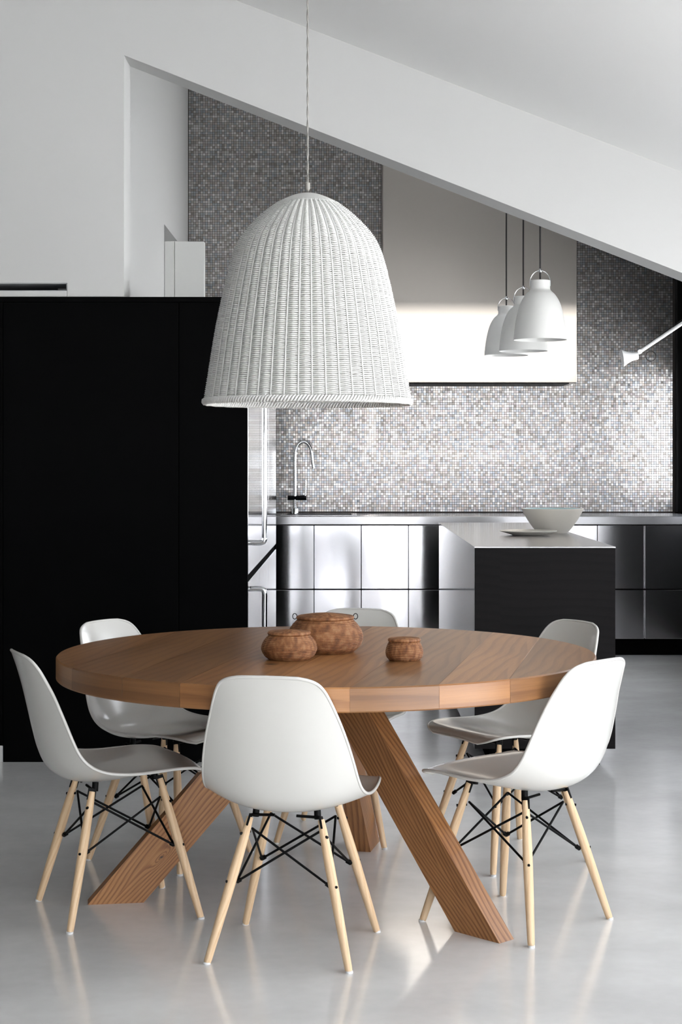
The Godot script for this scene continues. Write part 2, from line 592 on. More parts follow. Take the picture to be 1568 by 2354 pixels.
func glazing(called: String, a0: float, a1: float, h0: float, h1: float, fixed: float, bays: int, across: bool) -> void:
	var o := struct_node(called)
	var t := 0.03
	var make := func(p0, p1, y0, y1, half) -> ArrayMesh:
		if across:
			return block(p0, p1, y0, y1, fixed - half, fixed + half)
		return block(fixed - half, fixed + half, y0, y1, p0, p1)
	part("frame", make.call(a0, a1, h1 - 0.05, h1, t), mats.black_metal, o)
	part("frame", make.call(a0, a1, h0, h0 + 0.04, t), mats.black_metal, o)
	for k in bays + 1:
		var c := lerpf(a0, a1, float(k) / bays)
		c = clampf(c, a0 + 0.025, a1 - 0.025)
		part("mullion", make.call(c - 0.025, c + 0.025, h0 + 0.04, h1 - 0.05, t), mats.black_metal, o)
	for k in bays:
		var c0 := lerpf(a0, a1, float(k) / bays) + 0.026
		var c1 := lerpf(a0, a1, float(k + 1) / bays) - 0.026
		part("pane", make.call(c0, c1, h0 + 0.041, h1 - 0.051, 0.004), mats.glass, o)

func gable_head(x: float) -> float:
	return minf(2.1, roof(x) - 0.3)

func gable_window(x0: float, x1: float) -> void:
	var o := struct_node("window_1")
	var d := REAR_D - 0.1
	var cuts := [x0, 0.3, x1]
	for k in cuts.size():
		var c := clampf(cuts[k], x0 + 0.03, x1 - 0.03)
		part("mullion", wall_prism([Vector2(c - 0.025, 0.0), Vector2(c + 0.025, 0.0), Vector2(c + 0.025, gable_head(c + 0.025) - 0.005), Vector2(c - 0.025, gable_head(c - 0.025) - 0.005)], d - 0.03, d + 0.03), mats.black_metal, o)
	for k in cuts.size() - 1:
		var a: float = cuts[k] + (0.057 if k == 0 else 0.027)
		var b: float = cuts[k + 1] - (0.057 if k == cuts.size() - 2 else 0.027)
		part("pane", wall_prism([Vector2(a, 0.06), Vector2(b, 0.06), Vector2(b, gable_head(b) - 0.07), Vector2(a, gable_head(a) - 0.07)], d - 0.004, d + 0.004), mats.glass, o)
		part("frame", wall_prism([Vector2(a, 0.0), Vector2(b, 0.0), Vector2(b, 0.058), Vector2(a, 0.058)], d - 0.03, d + 0.03), mats.black_metal, o)
		part("frame", wall_prism([Vector2(a, gable_head(a) - 0.068), Vector2(b, gable_head(b) - 0.068), Vector2(b, gable_head(b) - 0.005), Vector2(a, gable_head(a) - 0.005)], d - 0.03, d + 0.03), mats.black_metal, o)

func skylight(x0: float, x1: float, d0: float, d1: float) -> void:
	var o := struct_node("window_3")
	part("pane", block(x0, x1, 4.695, 4.705, d0, d1), mats.glass, o)
	part("frame", block(x0, x1, 4.66, 4.74, d0, d0 + 0.04), mats.black_metal, o)
	part("frame", block(x0, x1, 4.66, 4.74, d1 - 0.04, d1), mats.black_metal, o)

func build_tiles() -> void:
	var wall := struct("wall_back", block(-1.24, 2.56, 0.0, 4.6, BACK_D, BACK_D + 0.2), mats.grout)
	# glass mosaic: tiles of about 18 mm, each a little tilted
	var tile := Shape.new()
	tile.box(Vector3(-0.5, -0.5, 0.0), Vector3(0.5, 0.5, 1.0), 0.0)
	var pitch := 0.0183
	var x0 := -1.235
	var x1 := 2.515
	var y0 := 1.02
	var y1 := 4.45
	var nx := int((x1 - x0) / pitch)
	var ny := int((y1 - y0) / pitch)
	var mm := MultiMesh.new()
	mm.transform_format = MultiMesh.TRANSFORM_3D
	mm.use_colors = true
	mm.mesh = tile.mesh()
	var places := []
	for j in ny:
		for i in nx:
			var x := x0 + (i + 0.5) * pitch
			var y := y0 + (j + 0.5) * pitch
			if x > 0.3 and x < 1.66 and y > 2.05:
				continue          # behind the hood
			places.append(Vector2(x, y))
	mm.instance_count = places.size()
	var tints := [Color(0.42, 0.4, 0.38), Color(0.32, 0.3, 0.28), Color(0.53, 0.52, 0.51), Color(0.4, 0.4, 0.415), Color(0.44, 0.395, 0.365), Color(0.36, 0.38, 0.41), Color(0.62, 0.61, 0.6), Color(0.42, 0.38, 0.38)]
	for k in places.size():
		var p: Vector2 = places[k]
		var size := pitch - 0.0026
		var b := Basis.from_euler(Vector3(rng.randfn(0.0, 0.018), rng.randfn(0.0, 0.018), rng.randfn(0.0, 0.01))) * Basis.from_scale(Vector3(size, size, 0.0035))
		mm.set_instance_transform(k, Transform3D(b, at(p.x, p.y, BACK_D - 0.0002)))
		var c: Color = tints[rng.randi() % tints.size()]
		mm.set_instance_color(k, c * rng.randf_range(0.85, 1.12))
	var o := MultiMeshInstance3D.new()
	o.name = "mosaic_tiles"
	o.multimesh = mm
	o.material_override = mats.tile
	o.set_meta("kind", "stuff")
	wall.add_child(o)

# ---------------------------------------------------------------- kitchen
const TOP_H := 1.01
const BENCH_D := 12.12

func build_kitchen() -> void:
	# --- black tall block on the left, flush with the wall
	var fx := -0.472
	var tall := thing("tall_cabinet", "tall matt black cabinet block below the white wall", "cabinet")
	part("carcass", block(-4.15, fx - 0.03, 0.0, 2.15, 7.87, 10.9), mats.black, tall)
	part("top_panel", block(-4.15, fx, 2.15, 2.174, 7.85, 10.9), mats.black, tall)
	var seams := [-4.15, -3.2, -2.4, -1.617, -0.795, fx]
	for k in seams.size() - 1:
		var foot := 0.078 if k < 3 else 0.0
		part("door", block(seams[k] + 0.0015, seams[k + 1] - 0.0015, foot, 2.148, 7.845, 7.868, 0.0015), mats.black, tall)
		if k < 3:
			part("plinth", block(seams[k], seams[k + 1], 0.0, 0.076, 7.85, 7.868), mats.white_paint, tall)
	part("end_panel", block(fx - 0.03, fx, 0.0, 2.148, 10.885, 10.9), mats.black, tall)
	# --- steel fronts facing the island: fridge first
	var cols := [7.87, 8.87, 9.88, 10.885]
	for k in 3:
		var names := ["refrigerator", "steel_cabinet", "steel_cabinet"]
		var labels := ["stainless steel refrigerator with long bar handles beside the black cabinet", "stainless steel tall unit next to the refrigerator", "stainless steel tall unit nearest the sink bench"]
		var cats := ["refrigerator", "cabinet", "cabinet"]
		var f := thing(names[k], labels[k], cats[k])
		var d0: float = cols[k] + 0.002
		var d1: float = cols[k + 1] - 0.002
		var upper := part("door", block(fx - 0.028, fx, 0.872, 2.146, d0, d1, 0.002), mats.steel_side, f)
		var lower := part("drawer", block(fx - 0.028, fx, 0.1, 0.838, d0, d1, 0.002), mats.steel_side, f)
		part("gap", block(fx - 0.029, fx - 0.012, 0.838, 0.872, d0, d1), mats.black, f)
		part("plinth", block(fx - 0.029, fx - 0.02, 0.0, 0.098, d0, d1), mats.black, f)
		if k == 0:
			part("handle", pull_handle(fx, d0 + 0.09, 1.02, 2.05), mats.chrome, upper)
			part("handle", pull_handle(fx, d0 + 0.09, 0.2, 0.8), mats.chrome, lower)
	# --- bench along the tiled wall
	var pitch := 0.3415
	var first := -0.2516 - 3 * pitch
	for k in 11:
		var xb := first + (k + 1) * pitch
		var xa := maxf(xb - pitch, -1.238)
		var label: String = ["stainless steel base cabinet behind the black block, left end", "stainless steel base cabinet, second from the left end", "stainless steel base cabinet under the tap", "mirror-bright steel base cabinet right of the tap", "mirror-bright steel base cabinet left of the island end", "steel base cabinet partly behind the island's left edge", "steel base cabinet straight behind the island", "steel base cabinet behind the bowl on the island", "steel base cabinet behind the island's right edge", "dark-reflecting steel base cabinet just right of the island", "dark-reflecting steel base cabinet at the right end"][k]
		var u := thing("base_cabinet", label, "cabinet", Vector3.ZERO, 0.0, "steel base cabinets under the bench")
		part("carcass", block(xa, xb, 0.12, 0.95, BENCH_D + 0.042, BACK_D - 0.01), mats.black, u)
		part("drawer_front", block(xa + 0.002, xb - 0.002, 0.486, 0.945, BENCH_D + 0.02, BENCH_D + 0.04, 0.003), mats.steel_door, u)
		part("drawer_front", block(xa + 0.002, xb - 0.002, 0.125, 0.478, BENCH_D + 0.02, BENCH_D + 0.04, 0.003), mats.steel_door, u)
		part("kickboard", block(xa, xb, 0.0, 0.12, BENCH_D + 0.09, BENCH_D + 0.11), mats.black, u)
	var bt := thing("benchtop", "long stainless steel worktop under the mosaic wall", "worktop")
	part("top", block(-1.235, 2.51, 0.952, TOP_H, BENCH_D, BACK_D - 0.006, 0.002), mats.steel, bt)
	part("sink_rim", block(-0.5, 0.06, TOP_H, TOP_H + 0.006, BENCH_D + 0.15, BENCH_D + 0.6, 0.002), mats.steel_top, bt)
	part("sink_well", block(-0.46, 0.02, TOP_H + 0.0062, TOP_H + 0.0068, BENCH_D + 0.18, BENCH_D + 0.5), mats.black_metal, bt)
	# --- hood
	var hood := thing("range_hood", "large brushed steel range hood box on the mosaic wall", "hood")
	part("canopy", block(0.252, 1.692, 1.992, 4.59, 12.45, BACK_D - 0.002, 0.003), mats.hood, hood)
	part("filter", block(0.3, 1.64, 1.985, 1.992, 12.5, BACK_D - 0.03), mats.black_metal, hood)
	# --- island
	var isl := thing("kitchen_island", "dark timber kitchen island with a steel top and sides", "island")
	var ix0 := 0.583
	var ix1 := 1.233
	part("body", block(ix0 + 0.01, ix1 - 0.002, 0.075, TOP_H - 0.006, 7.785, 10.86), mats.black, isl)
	var fp := Shape.new()
	fp.box(at(ix0, 0.075, 7.785), at(ix1, TOP_H - 0.006, 7.767), 0.001)
	for q in fp.uv.size():
		fp.uv[q] = Vector2(fp.uv[q].y, fp.uv[q].x)
	part("front_panel", fp.mesh(), mats.dark_veneer, isl)
	part("end_panel", box_mesh(at(ix0, 0.075, 10.86), at(ix1, TOP_H - 0.006, 10.88), 0.001), mats.black, isl)
	part("side_panel", block(ix0, ix0 + 0.01, 0.075, TOP_H - 0.006, 7.786, 10.86), mats.steel_side, isl)
	part("side_panel", block(ix1 - 0.002, ix1, 0.075, TOP_H - 0.006, 7.786, 10.86), mats.steel_side, isl)
	part("top", block(ix0 - 0.002, ix1 + 0.002, TOP_H - 0.006, TOP_H, 7.764, 10.882, 0.001), mats.steel_top, isl)
	part("plinth", block(ix0 + 0.07, ix1 - 0.07, 0.0, 0.075, 7.78, 10.8), mats.black, isl)
	# --- tap
	var tx := -0.402
	var td := BENCH_D + 0.42
	var tap := thing("kitchen_tap", "tall chrome gooseneck tap on the steel bench", "tap", at(tx, TOP_H, td))
	part("base", lathe_mesh([[0.0, 0.0], [0.026, 0.0], [0.026, 0.0], [0.026, 0.045], [0.02, 0.05], [0.0, 0.05]], 24), mats.chrome, tap)
	var way := [Vector3(0, 0.04, 0), Vector3(0, 0.25, 0), Vector3(0, 0.44, 0), Vector3(0.008, 0.49, 0), Vector3(0.03, 0.53, 0), Vector3(0.062, 0.545, 0), Vector3(0.095, 0.53, 0), Vector3(0.118, 0.49, 0), Vector3(0.128, 0.42, 0), Vector3(0.138, 0.345, 0)]
	part("spout", tube_mesh(spline(way, 6), [0.0115], 14), mats.chrome, tap)
	part("mixer_body", tube_mesh([Vector3(-0.055, 0.125, 0), Vector3(0.085, 0.125, 0)], [0.017], 16), mats.black_metal, tap)
	part("lever", tube_mesh([Vector3(0.078, 0.14, 0), Vector3(0.08, 0.26, 0)], [0.006], 10), mats.chrome, tap)
	# --- white partition at the far left, in front of the side opening
	var wc := thing("partition_panel", "small white partition panel showing above the black cabinet", "panel")
	part("body", block(-1.17, -0.972, 0.0, 2.885, 11.28, 11.37, 0.002), mats.white_paint, wc)
	part("cover_strip", block(-1.238, -1.172, 0.0, 2.885, 11.282, 11.37, 0.002), mats.white_paint, wc)

func pull_handle(fx: float, d: float, h0: float, h1: float) -> ArrayMesh:
	var s := Shape.new()
	var out := 0.072
	s.tube(PackedVector3Array(spline([at(fx, h0, d), at(fx + out * 0.8, h0, d), at(fx + out, h0 + 0.02, d), at(fx + out, h0 + 0.1, d), at(fx + out, h1 - 0.1, d), at(fx + out, h1 - 0.02, d), at(fx + out * 0.8, h1, d), at(fx, h1, d)], 5)), PackedFloat32Array([0.0125]), 12)
	return s.mesh()

# ---------------------------------------------------------------- table
const TABLE_H := 0.784
const TABLE_T := 0.07
const TABLE_R := 0.868
const TABLE_X := -0.072
const TABLE_D := 5.46

func build_table() -> void:
	var t := thing("dining_table", "big round oak dining table on three slanting legs", "table", at(TABLE_X, 0.0, TABLE_D))
	# boards run away from the viewer, turned 10.8 degrees to the right
	var turn := deg_to_rad(10.8)
	var across := Vector3(cos(turn), 0, sin(turn))
	var along := Vector3(sin(turn), 0, -cos(turn))
	var circle := PackedVector2Array()
	for k in 160:
		circle.append(Vector2(cos(TAU * k / 160.0), sin(TAU * k / 160.0)) * TABLE_R)
	var joints := [-0.9, -0.668, -0.446, -0.249, 0.0, 0.235, 0.468, 0.65, 0.9]
	for k in joints.size() - 1:
		var a: float = joints[k] + 0.0004
		var b: float = joints[k + 1] - 0.0004
		var strip := PackedVector2Array([Vector2(a, -1), Vector2(b, -1), Vector2(b, 1), Vector2(a, 1)])
		var cut := Geometry2D.intersect_polygons(circle, strip)
		if cut.is_empty():
			continue
		var s := Shape.new()
		board(s, cut[0], across, along, a, k)
		part("plank", s.mesh(), mats.oak[[0, 1, 1, 2, 3, 0, 3, 0][k]], t)
	# legs: a foot about 0.68 m out, meeting under the middle
	var spots := [[Vector2(-0.989, -0.15), 0.0], [Vector2(0.695, -0.719), 0.0], [Vector2(0.2, 0.98), 0.0]]
	for k in 3:
		var r: Vector2 = spots[k][0].normalized()
		var radial := Vector3(r.x, 0, -r.y)
		var side := Vector3(-radial.z, 0, radial.x)
		var s := Shape.new()
		slant_leg(s, radial, side)
		part("leg", s.mesh(), mats.oak_leg[k], t)

func board(s: Shape, outline: PackedVector2Array, across: Vector3, along: Vector3, a: float, k: int) -> void:
	var top := TABLE_H
	var low := TABLE_H - TABLE_T
	var bev := 0.004
	var pts := outline
	if Geometry2D.is_polygon_clockwise(pts):
		pts = pts.duplicate()
		pts.reverse()
	# is each edge part of the rim?
	var n := pts.size()
	var place := func(p: Vector2, y: float) -> Vector3: return across * p.x + along * p.y + Vector3(0, y, 0)
	var inner := PackedVector2Array()
	for p in pts:
		inner.append(p * (1.0 - bev / TABLE_R) if p.length() > TABLE_R - 0.003 else p)
	var tri := Geometry2D.triangulate_polygon(inner)
	for end in [0, 1]:
		var st := s.v.size()
		for p in inner:
			s.v.append(place.call(p, top if end == 1 else low))
			s.n.append(Vector3.UP if end == 1 else Vector3.DOWN)
			s.uv.append(Vector2(p.x - a, p.y + 1.0))
		for q in range(0, tri.size(), 3):
			var i0 := st + tri[q]
			var i1 := st + tri[q + 1]
			var i2 := st + tri[q + 2]
			var up := (s.v[i1] - s.v[i0]).cross(s.v[i2] - s.v[i0]).y > 0.0
			if up == (end == 1):
				s.ix.append_array([i0, i2, i1])
			else:
				s.ix.append_array([i0, i1, i2])
	var levels := [[low, true], [low + bev, false], [top - bev, false], [top, true]]
	for j in n:
		var j2 := (j + 1) % n
		var rim := pts[j].length() > TABLE_R - 0.003 and pts[j2].length() > TABLE_R - 0.003
		for l in 3:
			var q := []
			var uvs := []
			var nor := []
			for e in [[j, l], [j2, l], [j2, l + 1], [j, l + 1]]:
				var p: Vector2 = inner[e[0]] if levels[e[1]][1] else pts[e[0]]
				var y: float = levels[e[1]][0]
				q.append(place.call(p, y))
				# end grain runs on from the top face
				uvs.append(Vector2(0.04 + (top - y) * 0.7, p.x * 0.55 + p.y * 0.2 + 1.0) if rim else Vector2(p.x - a, p.y + 1.0 + (top - y)))
				var rad: Vector3 = (across * pts[e[0]].x + along * pts[e[0]].y).normalized()
				nor.append(rad)
			var face := ((q[1] - q[0]) as Vector3).cross(q[3] - q[0])
			var st := s.v.size()
			var out: Vector3
			if rim:
				out = nor[0]
			else:
				out = across if pts[j].x > a + 0.02 else -across
			for e in 4:
				s.v.append(q[e])
				s.uv.append(uvs[e])
				if rim:
					var tilt := 0.0 if l == 1 else (0.7 if l == 2 else -0.7)
					s.n.append((nor[e] + Vector3(0, tilt, 0)).normalized())
				else:
					s.n.append(out)
			if face.dot(out) > 0.0:
				s.ix.append_array([st, st + 2, st + 1, st, st + 3, st + 2])
			else:
				s.ix.append_array([st, st + 1, st + 2, st, st + 2, st + 3])

func slant_leg(s: Shape, radial: Vector3, side: Vector3) -> void:
	var foot := 0.68
	var lean := -0.88
	var half := 0.088
	var thick := 0.0325
	var top := TABLE_H - TABLE_T
	var c := radial * (foot + lean * top * 0.5) + Vector3(0, top * 0.5, 0)
	var q := func(a, b, y) -> Vector3: return radial * (foot + lean * y + a * half) + side * (b * thick) + Vector3(0, y, 0)
	var run := 1.33
	# broad faces
	for b in [-1, 1]:
		var uvs := [Vector2(0.02, 1.02), Vector2(0.16, 1.02), Vector2(0.16, 1.02 - top * run), Vector2(0.02, 1.02 - top * run)]
		s.poly([q.call(-1, b, 0.0), q.call(1, b, 0.0), q.call(1, b, top), q.call(-1, b, top)], c, uvs)
	for a in [-1, 1]:
		var uvs := [Vector2(0.17, 1.02), Vector2(0.215, 1.02), Vector2(0.215, 1.02 - top * run), Vector2(0.17, 1.02 - top * run)]
		s.poly([q.call(a, -1, 0.0), q.call(a, 1, 0.0), q.call(a, 1, top), q.call(a, -1, top)], c, uvs)
	for y in [0.0, top]:
		s.poly([q.call(-1, -1, y), q.call(1, -1, y), q.call(1, 1, y), q.call(-1, 1, y)], c, [Vector2(0, 0), Vector2(0.1, 0), Vector2(0.1, 0.03), Vector2(0, 0.03)])

# ---------------------------------------------------------------- chairs
# middle line and rim line of the shell, front edge to top of the back: z forwards, y up; half width
const SPINE := [[0.263, 0.452], [0.258, 0.463], [0.245, 0.471], [0.216, 0.4725], [0.165, 0.465], [0.1, 0.452], [0.03, 0.439], [-0.035, 0.43], [-0.095, 0.428], [-0.145, 0.44], [-0.182, 0.468], [-0.204, 0.515], [-0.219, 0.57], [-0.233, 0.63], [-0.247, 0.69], [-0.26, 0.74], [-0.271, 0.778], [-0.279, 0.803], [-0.284, 0.818], [-0.287, 0.826]]
const EDGE := [[0.257, 0.447], [0.252, 0.456], [0.24, 0.465], [0.212, 0.472], [0.16, 0.475], [0.1, 0.4725], [0.035, 0.47], [-0.025, 0.473], [-0.075, 0.483], [-0.115, 0.504], [-0.143, 0.536], [-0.163, 0.579], [-0.18, 0.625], [-0.197, 0.671], [-0.214, 0.715], [-0.232, 0.753], [-0.248, 0.784], [-0.262, 0.805], [-0.272, 0.817], [-0.281, 0.824]]
const HALF := [0.135, 0.172, 0.198, 0.215, 0.225, 0.231, 0.2335, 0.2335, 0.231, 0.226, 0.221, 0.214, 0.204, 0.192, 0.178, 0.165, 0.152, 0.137, 0.115, 0.085]

func shell_point(u: float, f: float) -> Vector3:
	var k := clampi(int(f), 0, SPINE.size() - 2)
	var t := f - k
	var n := SPINE.size()
	var get := func(arr, c):
		var a: float = arr[maxi(k - 1, 0)][c]
		var b: float = arr[k][c]
		var d: float = arr[k + 1][c]
		var e: float = arr[mini(k + 2, n - 1)][c]
		return cubic_interpolate(b, d, a, e, t)
	var sz: float = get.call(SPINE, 0)
	var sy: float = get.call(SPINE, 1)
	var ez: float = get.call(EDGE, 0)
	var ey: float = get.call(EDGE, 1)
	var w: float = cubic_interpolate(HALF[k], HALF[k + 1], HALF[maxi(k - 1, 0)], HALF[mini(k + 2, n - 1)], t)
	var g := pow(absf(u), 2.3)
	return Vector3(u * w, lerpf(sy, ey, g), lerpf(sz, ez, g))

func shell_mesh() -> ArrayMesh:
	var nu := 28
	var nf := 76
	var last := SPINE.size() - 1.0
	var pos := []
	var nor := []
	for j in nf + 1:
		var f := last * j / nf
		for i in nu + 1:
			var u := -1.0 + 2.0 * i / nu
			u = sin(u * PI / 2.0) * 0.35 + u * 0.65
			pos.append(shell_point(u, f))
			var e := 0.004
			var du := shell_point(minf(u + e, 1.0), f) - shell_point(maxf(u - e, -1.0), f)
			var df := shell_point(u, minf(f + 0.03, last - 1e-4)) - shell_point(u, maxf(f - 0.03, 0.0))
			var nn := df.cross(du).normalized()
			nor.append(nn)
	# the sitter's side must be where the normal points
	var sign := 1.0 if nor[(nf / 3) * (nu + 1) + nu / 2].y > 0.0 else -1.0
	var s := Shape.new()
	var row := nu + 1
	for side in [1, -1]:
		var st := s.v.size()
		for j in nf + 1:
			for i in row:
				var p: Vector3 = pos[j * row + i]
				var nn: Vector3 = nor[j * row + i] * sign
				s.v.append(p + nn * 0.0032 * side)
				s.n.append(nn * side)
				s.uv.append(Vector2(i, j))
		for j in nf:
			for i in nu:
				var a := st + j * row + i
				var b := a + 1
				var c := b + row
				var d := a + row
				var g := (s.v[c] - s.v[a]).cross(s.v[d] - s.v[b])
				if g.dot(s.n[a]) > 0.0:
					s.ix.append_array([a, c, b, a, d, c])
				else:
					s.ix.append_array([a, b, c, a, c, d])
	# rolled edge: a thin tube round the rim
	var loop := PackedVector3Array()
	for i in range(0, nu):
		loop.append(pos[i])
	for j in range(0, nf):
		loop.append(pos[j * row + nu])
	for i in range(nu, 0, -1):
		loop.append(pos[nf * row + i])
	for j in range(nf, 0, -1):
		loop.append(pos[j * row])
	s.tube(loop, PackedFloat32Array([0.005]), 10, true)
	return s.mesh()

func leg_point(sx: float, sz: float, y: float) -> Vector3:
	var t := y / 0.392
	return Vector3(sx * lerpf(0.203, 0.104, t), y, sz * lerpf(0.205, 0.112, t) + 0.036)

func make_chair() -> Node3D:
	var c := thing("dining_chair", "", "chair", Vector3.ZERO, 0.0, "white shell dining chairs around the table")
	part("seat_shell", shell_mesh(), mats.shell, c, Vector3(0, -0.006, 0))
	for sx in [-1, 1]:
		for sz in [-1, 1]:
			var path := []
			var radii := []
			var tall := 1.06 if sz > 0 else 1.0
			for e in [[0.004, 0.0098], [0.012, 0.0108], [0.06, 0.0118], [0.14, 0.0134], [0.22, 0.0144], [0.28, 0.0142], [0.33, 0.013], [0.37 * tall, 0.0112], [0.396 * tall, 0.0095]]:
				path.append(leg_point(sx, sz, e[0]))
				radii.append(e[1])
			var leg := part("leg", tube_mesh(path, radii, 16), mats.ash, c)
			part("foot_glide", lathe_mesh([[0.0, 0.0], [0.0105, 0.0], [0.0105, 0.0], [0.0105, 0.006], [0.0, 0.006]], 16), mats.glide, leg, leg_point(sx, sz, 0.0))
			var outward := Vector3(sx, 0, sz).normalized()
			for h in [0.222, 0.352]:
				var p := leg_point(sx, sz, h)
				part("bolt", tube_mesh([p - outward * 0.016 + Vector3(0, 0.003, 0), p + outward * 0.0165], [0.0042], 8), mats.black_metal, leg)
			part("bracket", box_bar(leg_point(sx, sz, 0.372 * tall), leg_point(sx, sz, 0.405 * tall), 0.003, 0.0125), mats.black_metal, leg)
	# braces: crossed wires between neighbouring legs
	var corners := [Vector2(-1, -1), Vector2(1, -1), Vector2(1, 1), Vector2(-1, 1)]
	for k in 4:
		var a: Vector2 = corners[k]
		var b: Vector2 = corners[(k + 1) % 4]
		var inset := 0.017
		for e in [[a, b], [b, a]]:
			var lo := leg_point(e[0].x, e[0].y, 0.218)
			var hi := leg_point(e[1].x, e[1].y, 0.362)
			lo -= Vector3(e[0].x, 0, e[0].y) * inset * 0.8
			hi -= Vector3(e[1].x, 0, e[1].y) * inset * 0.8
			var t := (hi - lo).normalized()
			part("brace", tube_mesh([lo, lo + t * 0.013, lo + t * 0.0131, hi], [0.0068, 0.0068, 0.0036, 0.0036], 8), mats.black_metal, c)
	# mount under the shell
	for k in 4:
		var a: Vector2 = corners[k]
		var b: Vector2 = corners[(k + 1) % 4]
		var la := leg_point(a.x, a.y, 0.424 if a.y > 0 else 0.402)
		part("mount_rail", tube_mesh([la, la + Vector3(-a.x * 0.07, 0.002, 0.0)], [0.0042], 8), mats.black_metal, c)
		var p := leg_point(a.x, a.y, 0.42 if a.y > 0 else 0.398)
		part("shock_mount", tube_mesh([p + Vector3(-a.x * 0.012, -0.003, -a.y * 0.012), p + Vector3(-a.x * 0.014, 0.024, -a.y * 0.014)], [0.010], 12), mats.black_metal, c)
	return c

func box_bar(p: Vector3, q: Vector3, hx: float, hz: float) -> ArrayMesh:
	var s := Shape.new()
	var t := (q - p).normalized()
	var a := t.cross(Vector3.FORWARD).normalized()
	var b := a.cross(t)
	var c := (p + q) / 2.0
	var k := func(i, j, e): return (q if e > 0 else p) + a * hx * i + b * hz * j
	s.poly([k.call(-1, -1, 1), k.call(1, -1, 1), k.call(1, 1, 1), k.call(-1, 1, 1)], c)
	s.poly([k.call(-1, -1, -1), k.call(1, -1, -1), k.call(1, 1, -1), k.call(-1, 1, -1)], c)
	for i in [-1, 1]:
		s.poly([k.call(i, -1, -1), k.call(i, 1, -1), k.call(i, 1, 1), k.call(i, -1, 1)], c)
		s.poly([k.call(-1, i, -1), k.call(1, i, -1), k.call(1, i, 1), k.call(-1, i, 1)], c)
	return s.mesh()

func build_chairs() -> void:
	# x, d of the middle of the feet; the way the sitter faces (x, d)
	var spots := [
		[-0.156, 4.846, Vector2(0.083, 0.4), "white shell chair with its back to the viewer in front of the table"],
		[-0.722, 5.257, Vector2(0.376, 0.163), "white shell chair at the left end of the table, nearer the viewer"],
		[0.512, 5.135, Vector2(-0.3125, 0.285), "brightly lit white shell chair at the table's right front"],
		[-0.635, 5.97, Vector2(0.84, -0.54), "white shell chair behind the table's left side, before the black cabinet"],
		[-0.025, 6.32, Vector2(-0.22, -1.0), "white shell chair behind the table, its back showing above the large basket"],
		[0.562, 5.96, Vector2(-0.85, -0.5), "white shell chair behind the table's right side, before the island"]]
	var first := make_chair()
	for k in spots.size():
		var e: Array = spots[k]
		var c: Node3D = first
		if k > 0:
			c = first.duplicate()
			c.name = numbered("dining_chair")
			add_child(c)
		var f: Vector2 = e[2].normalized()
		c.position = at(e[0] - f.x * 0.036, 0.0, e[1] - f.y * 0.036)
		c.rotation.y = atan2(f.x, -f.y)
		c.set_meta("label", e[3])

# ---------------------------------------------------------------- baskets
func build_baskets() -> void:
	var sets := [
		[-0.077, 5.462, 0.1225, 0.128, "large lidded woven basket with small side loops on the table", true],
		[-0.187, 5.262, 0.0865, 0.092, "medium squat lidded woven basket in front of the large one", false],
		[0.173, 5.232, 0.0577, 0.07, "smallest lidded woven basket, standing alone on the table", false]]
	for e in sets:
		var r: float = e[2]
		var h: float = e[3]
		var b := thing("lidded_basket", e[4], "basket", at(e[0], TABLE_H, e[1]), 0.0, "woven baskets on the table")
		var body_h := h * 0.84
		var ctrl := [Vector2(0.0, 0.0), Vector2(0.66, 0.0), Vector2(0.76, 0.03), Vector2(0.9, 0.16), Vector2(0.99, 0.36), Vector2(1.0, 0.48), Vector2(0.96, 0.65), Vector2(0.86, 0.83), Vector2(0.745, 0.97), Vector2(0.73, 1.0)]
		if r < 0.07:
			ctrl = [Vector2(0.0, 0.0), Vector2(0.72, 0.0), Vector2(0.82, 0.04), Vector2(0.95, 0.18), Vector2(1.0, 0.38), Vector2(0.99, 0.55), Vector2(0.93, 0.75), Vector2(0.85, 0.92), Vector2(0.8, 1.0)]
		var dense := spline(ctrl, 40)
		var coils := int(body_h / 0.005)
		var prof := []
		var run := 0.0
		for k in dense.size():
			var p: Vector2 = dense[k]
			var wob := 0.0
			if k > 45:
				wob = absf(sin(p.y * coils * PI)) * 0.0016
			prof.append([p.x * r + wob, p.y * body_h])
		part("body", lathe_mesh(prof, 64), mats.reed, b)
		var lr: float = prof[prof.size() - 1][0] + 0.0035
		var lid := []
		lid.append([0.0, body_h - 0.001])
		for q in spline([Vector2(lr * 0.97, body_h - 0.001), Vector2(lr + 0.002, body_h + 0.004), Vector2(lr * 0.99, body_h + 0.009)], 5):
			lid.append([q.x, q.y])
		var rings := int(lr / 0.005)
		for k in range(1, rings * 8):
			var t := float(k) / (rings * 8)
			lid.append([lr * (0.985 - t * 0.985), body_h + 0.009 + (h - body_h - 0.009) * sin(t * PI / 2.0) * 0.8 + absf(sin(t * rings * PI)) * 0.0011])
		lid.append([0.0, h])
		part("lid", lathe_mesh(lid, 64), mats.reed, b)
		if e[5]:
			for sx in [-1, 1]:
				var ring := []
				for k in 20:
					var a := TAU * k / 20.0
					ring.append(Vector3(sx * (lr + 0.006 + 0.007 * cos(a)), body_h + 0.008 + 0.009 * sin(a), 0.0))
				part("loop", tube_mesh(ring, [0.0016], 6, true), mats.cable, b)

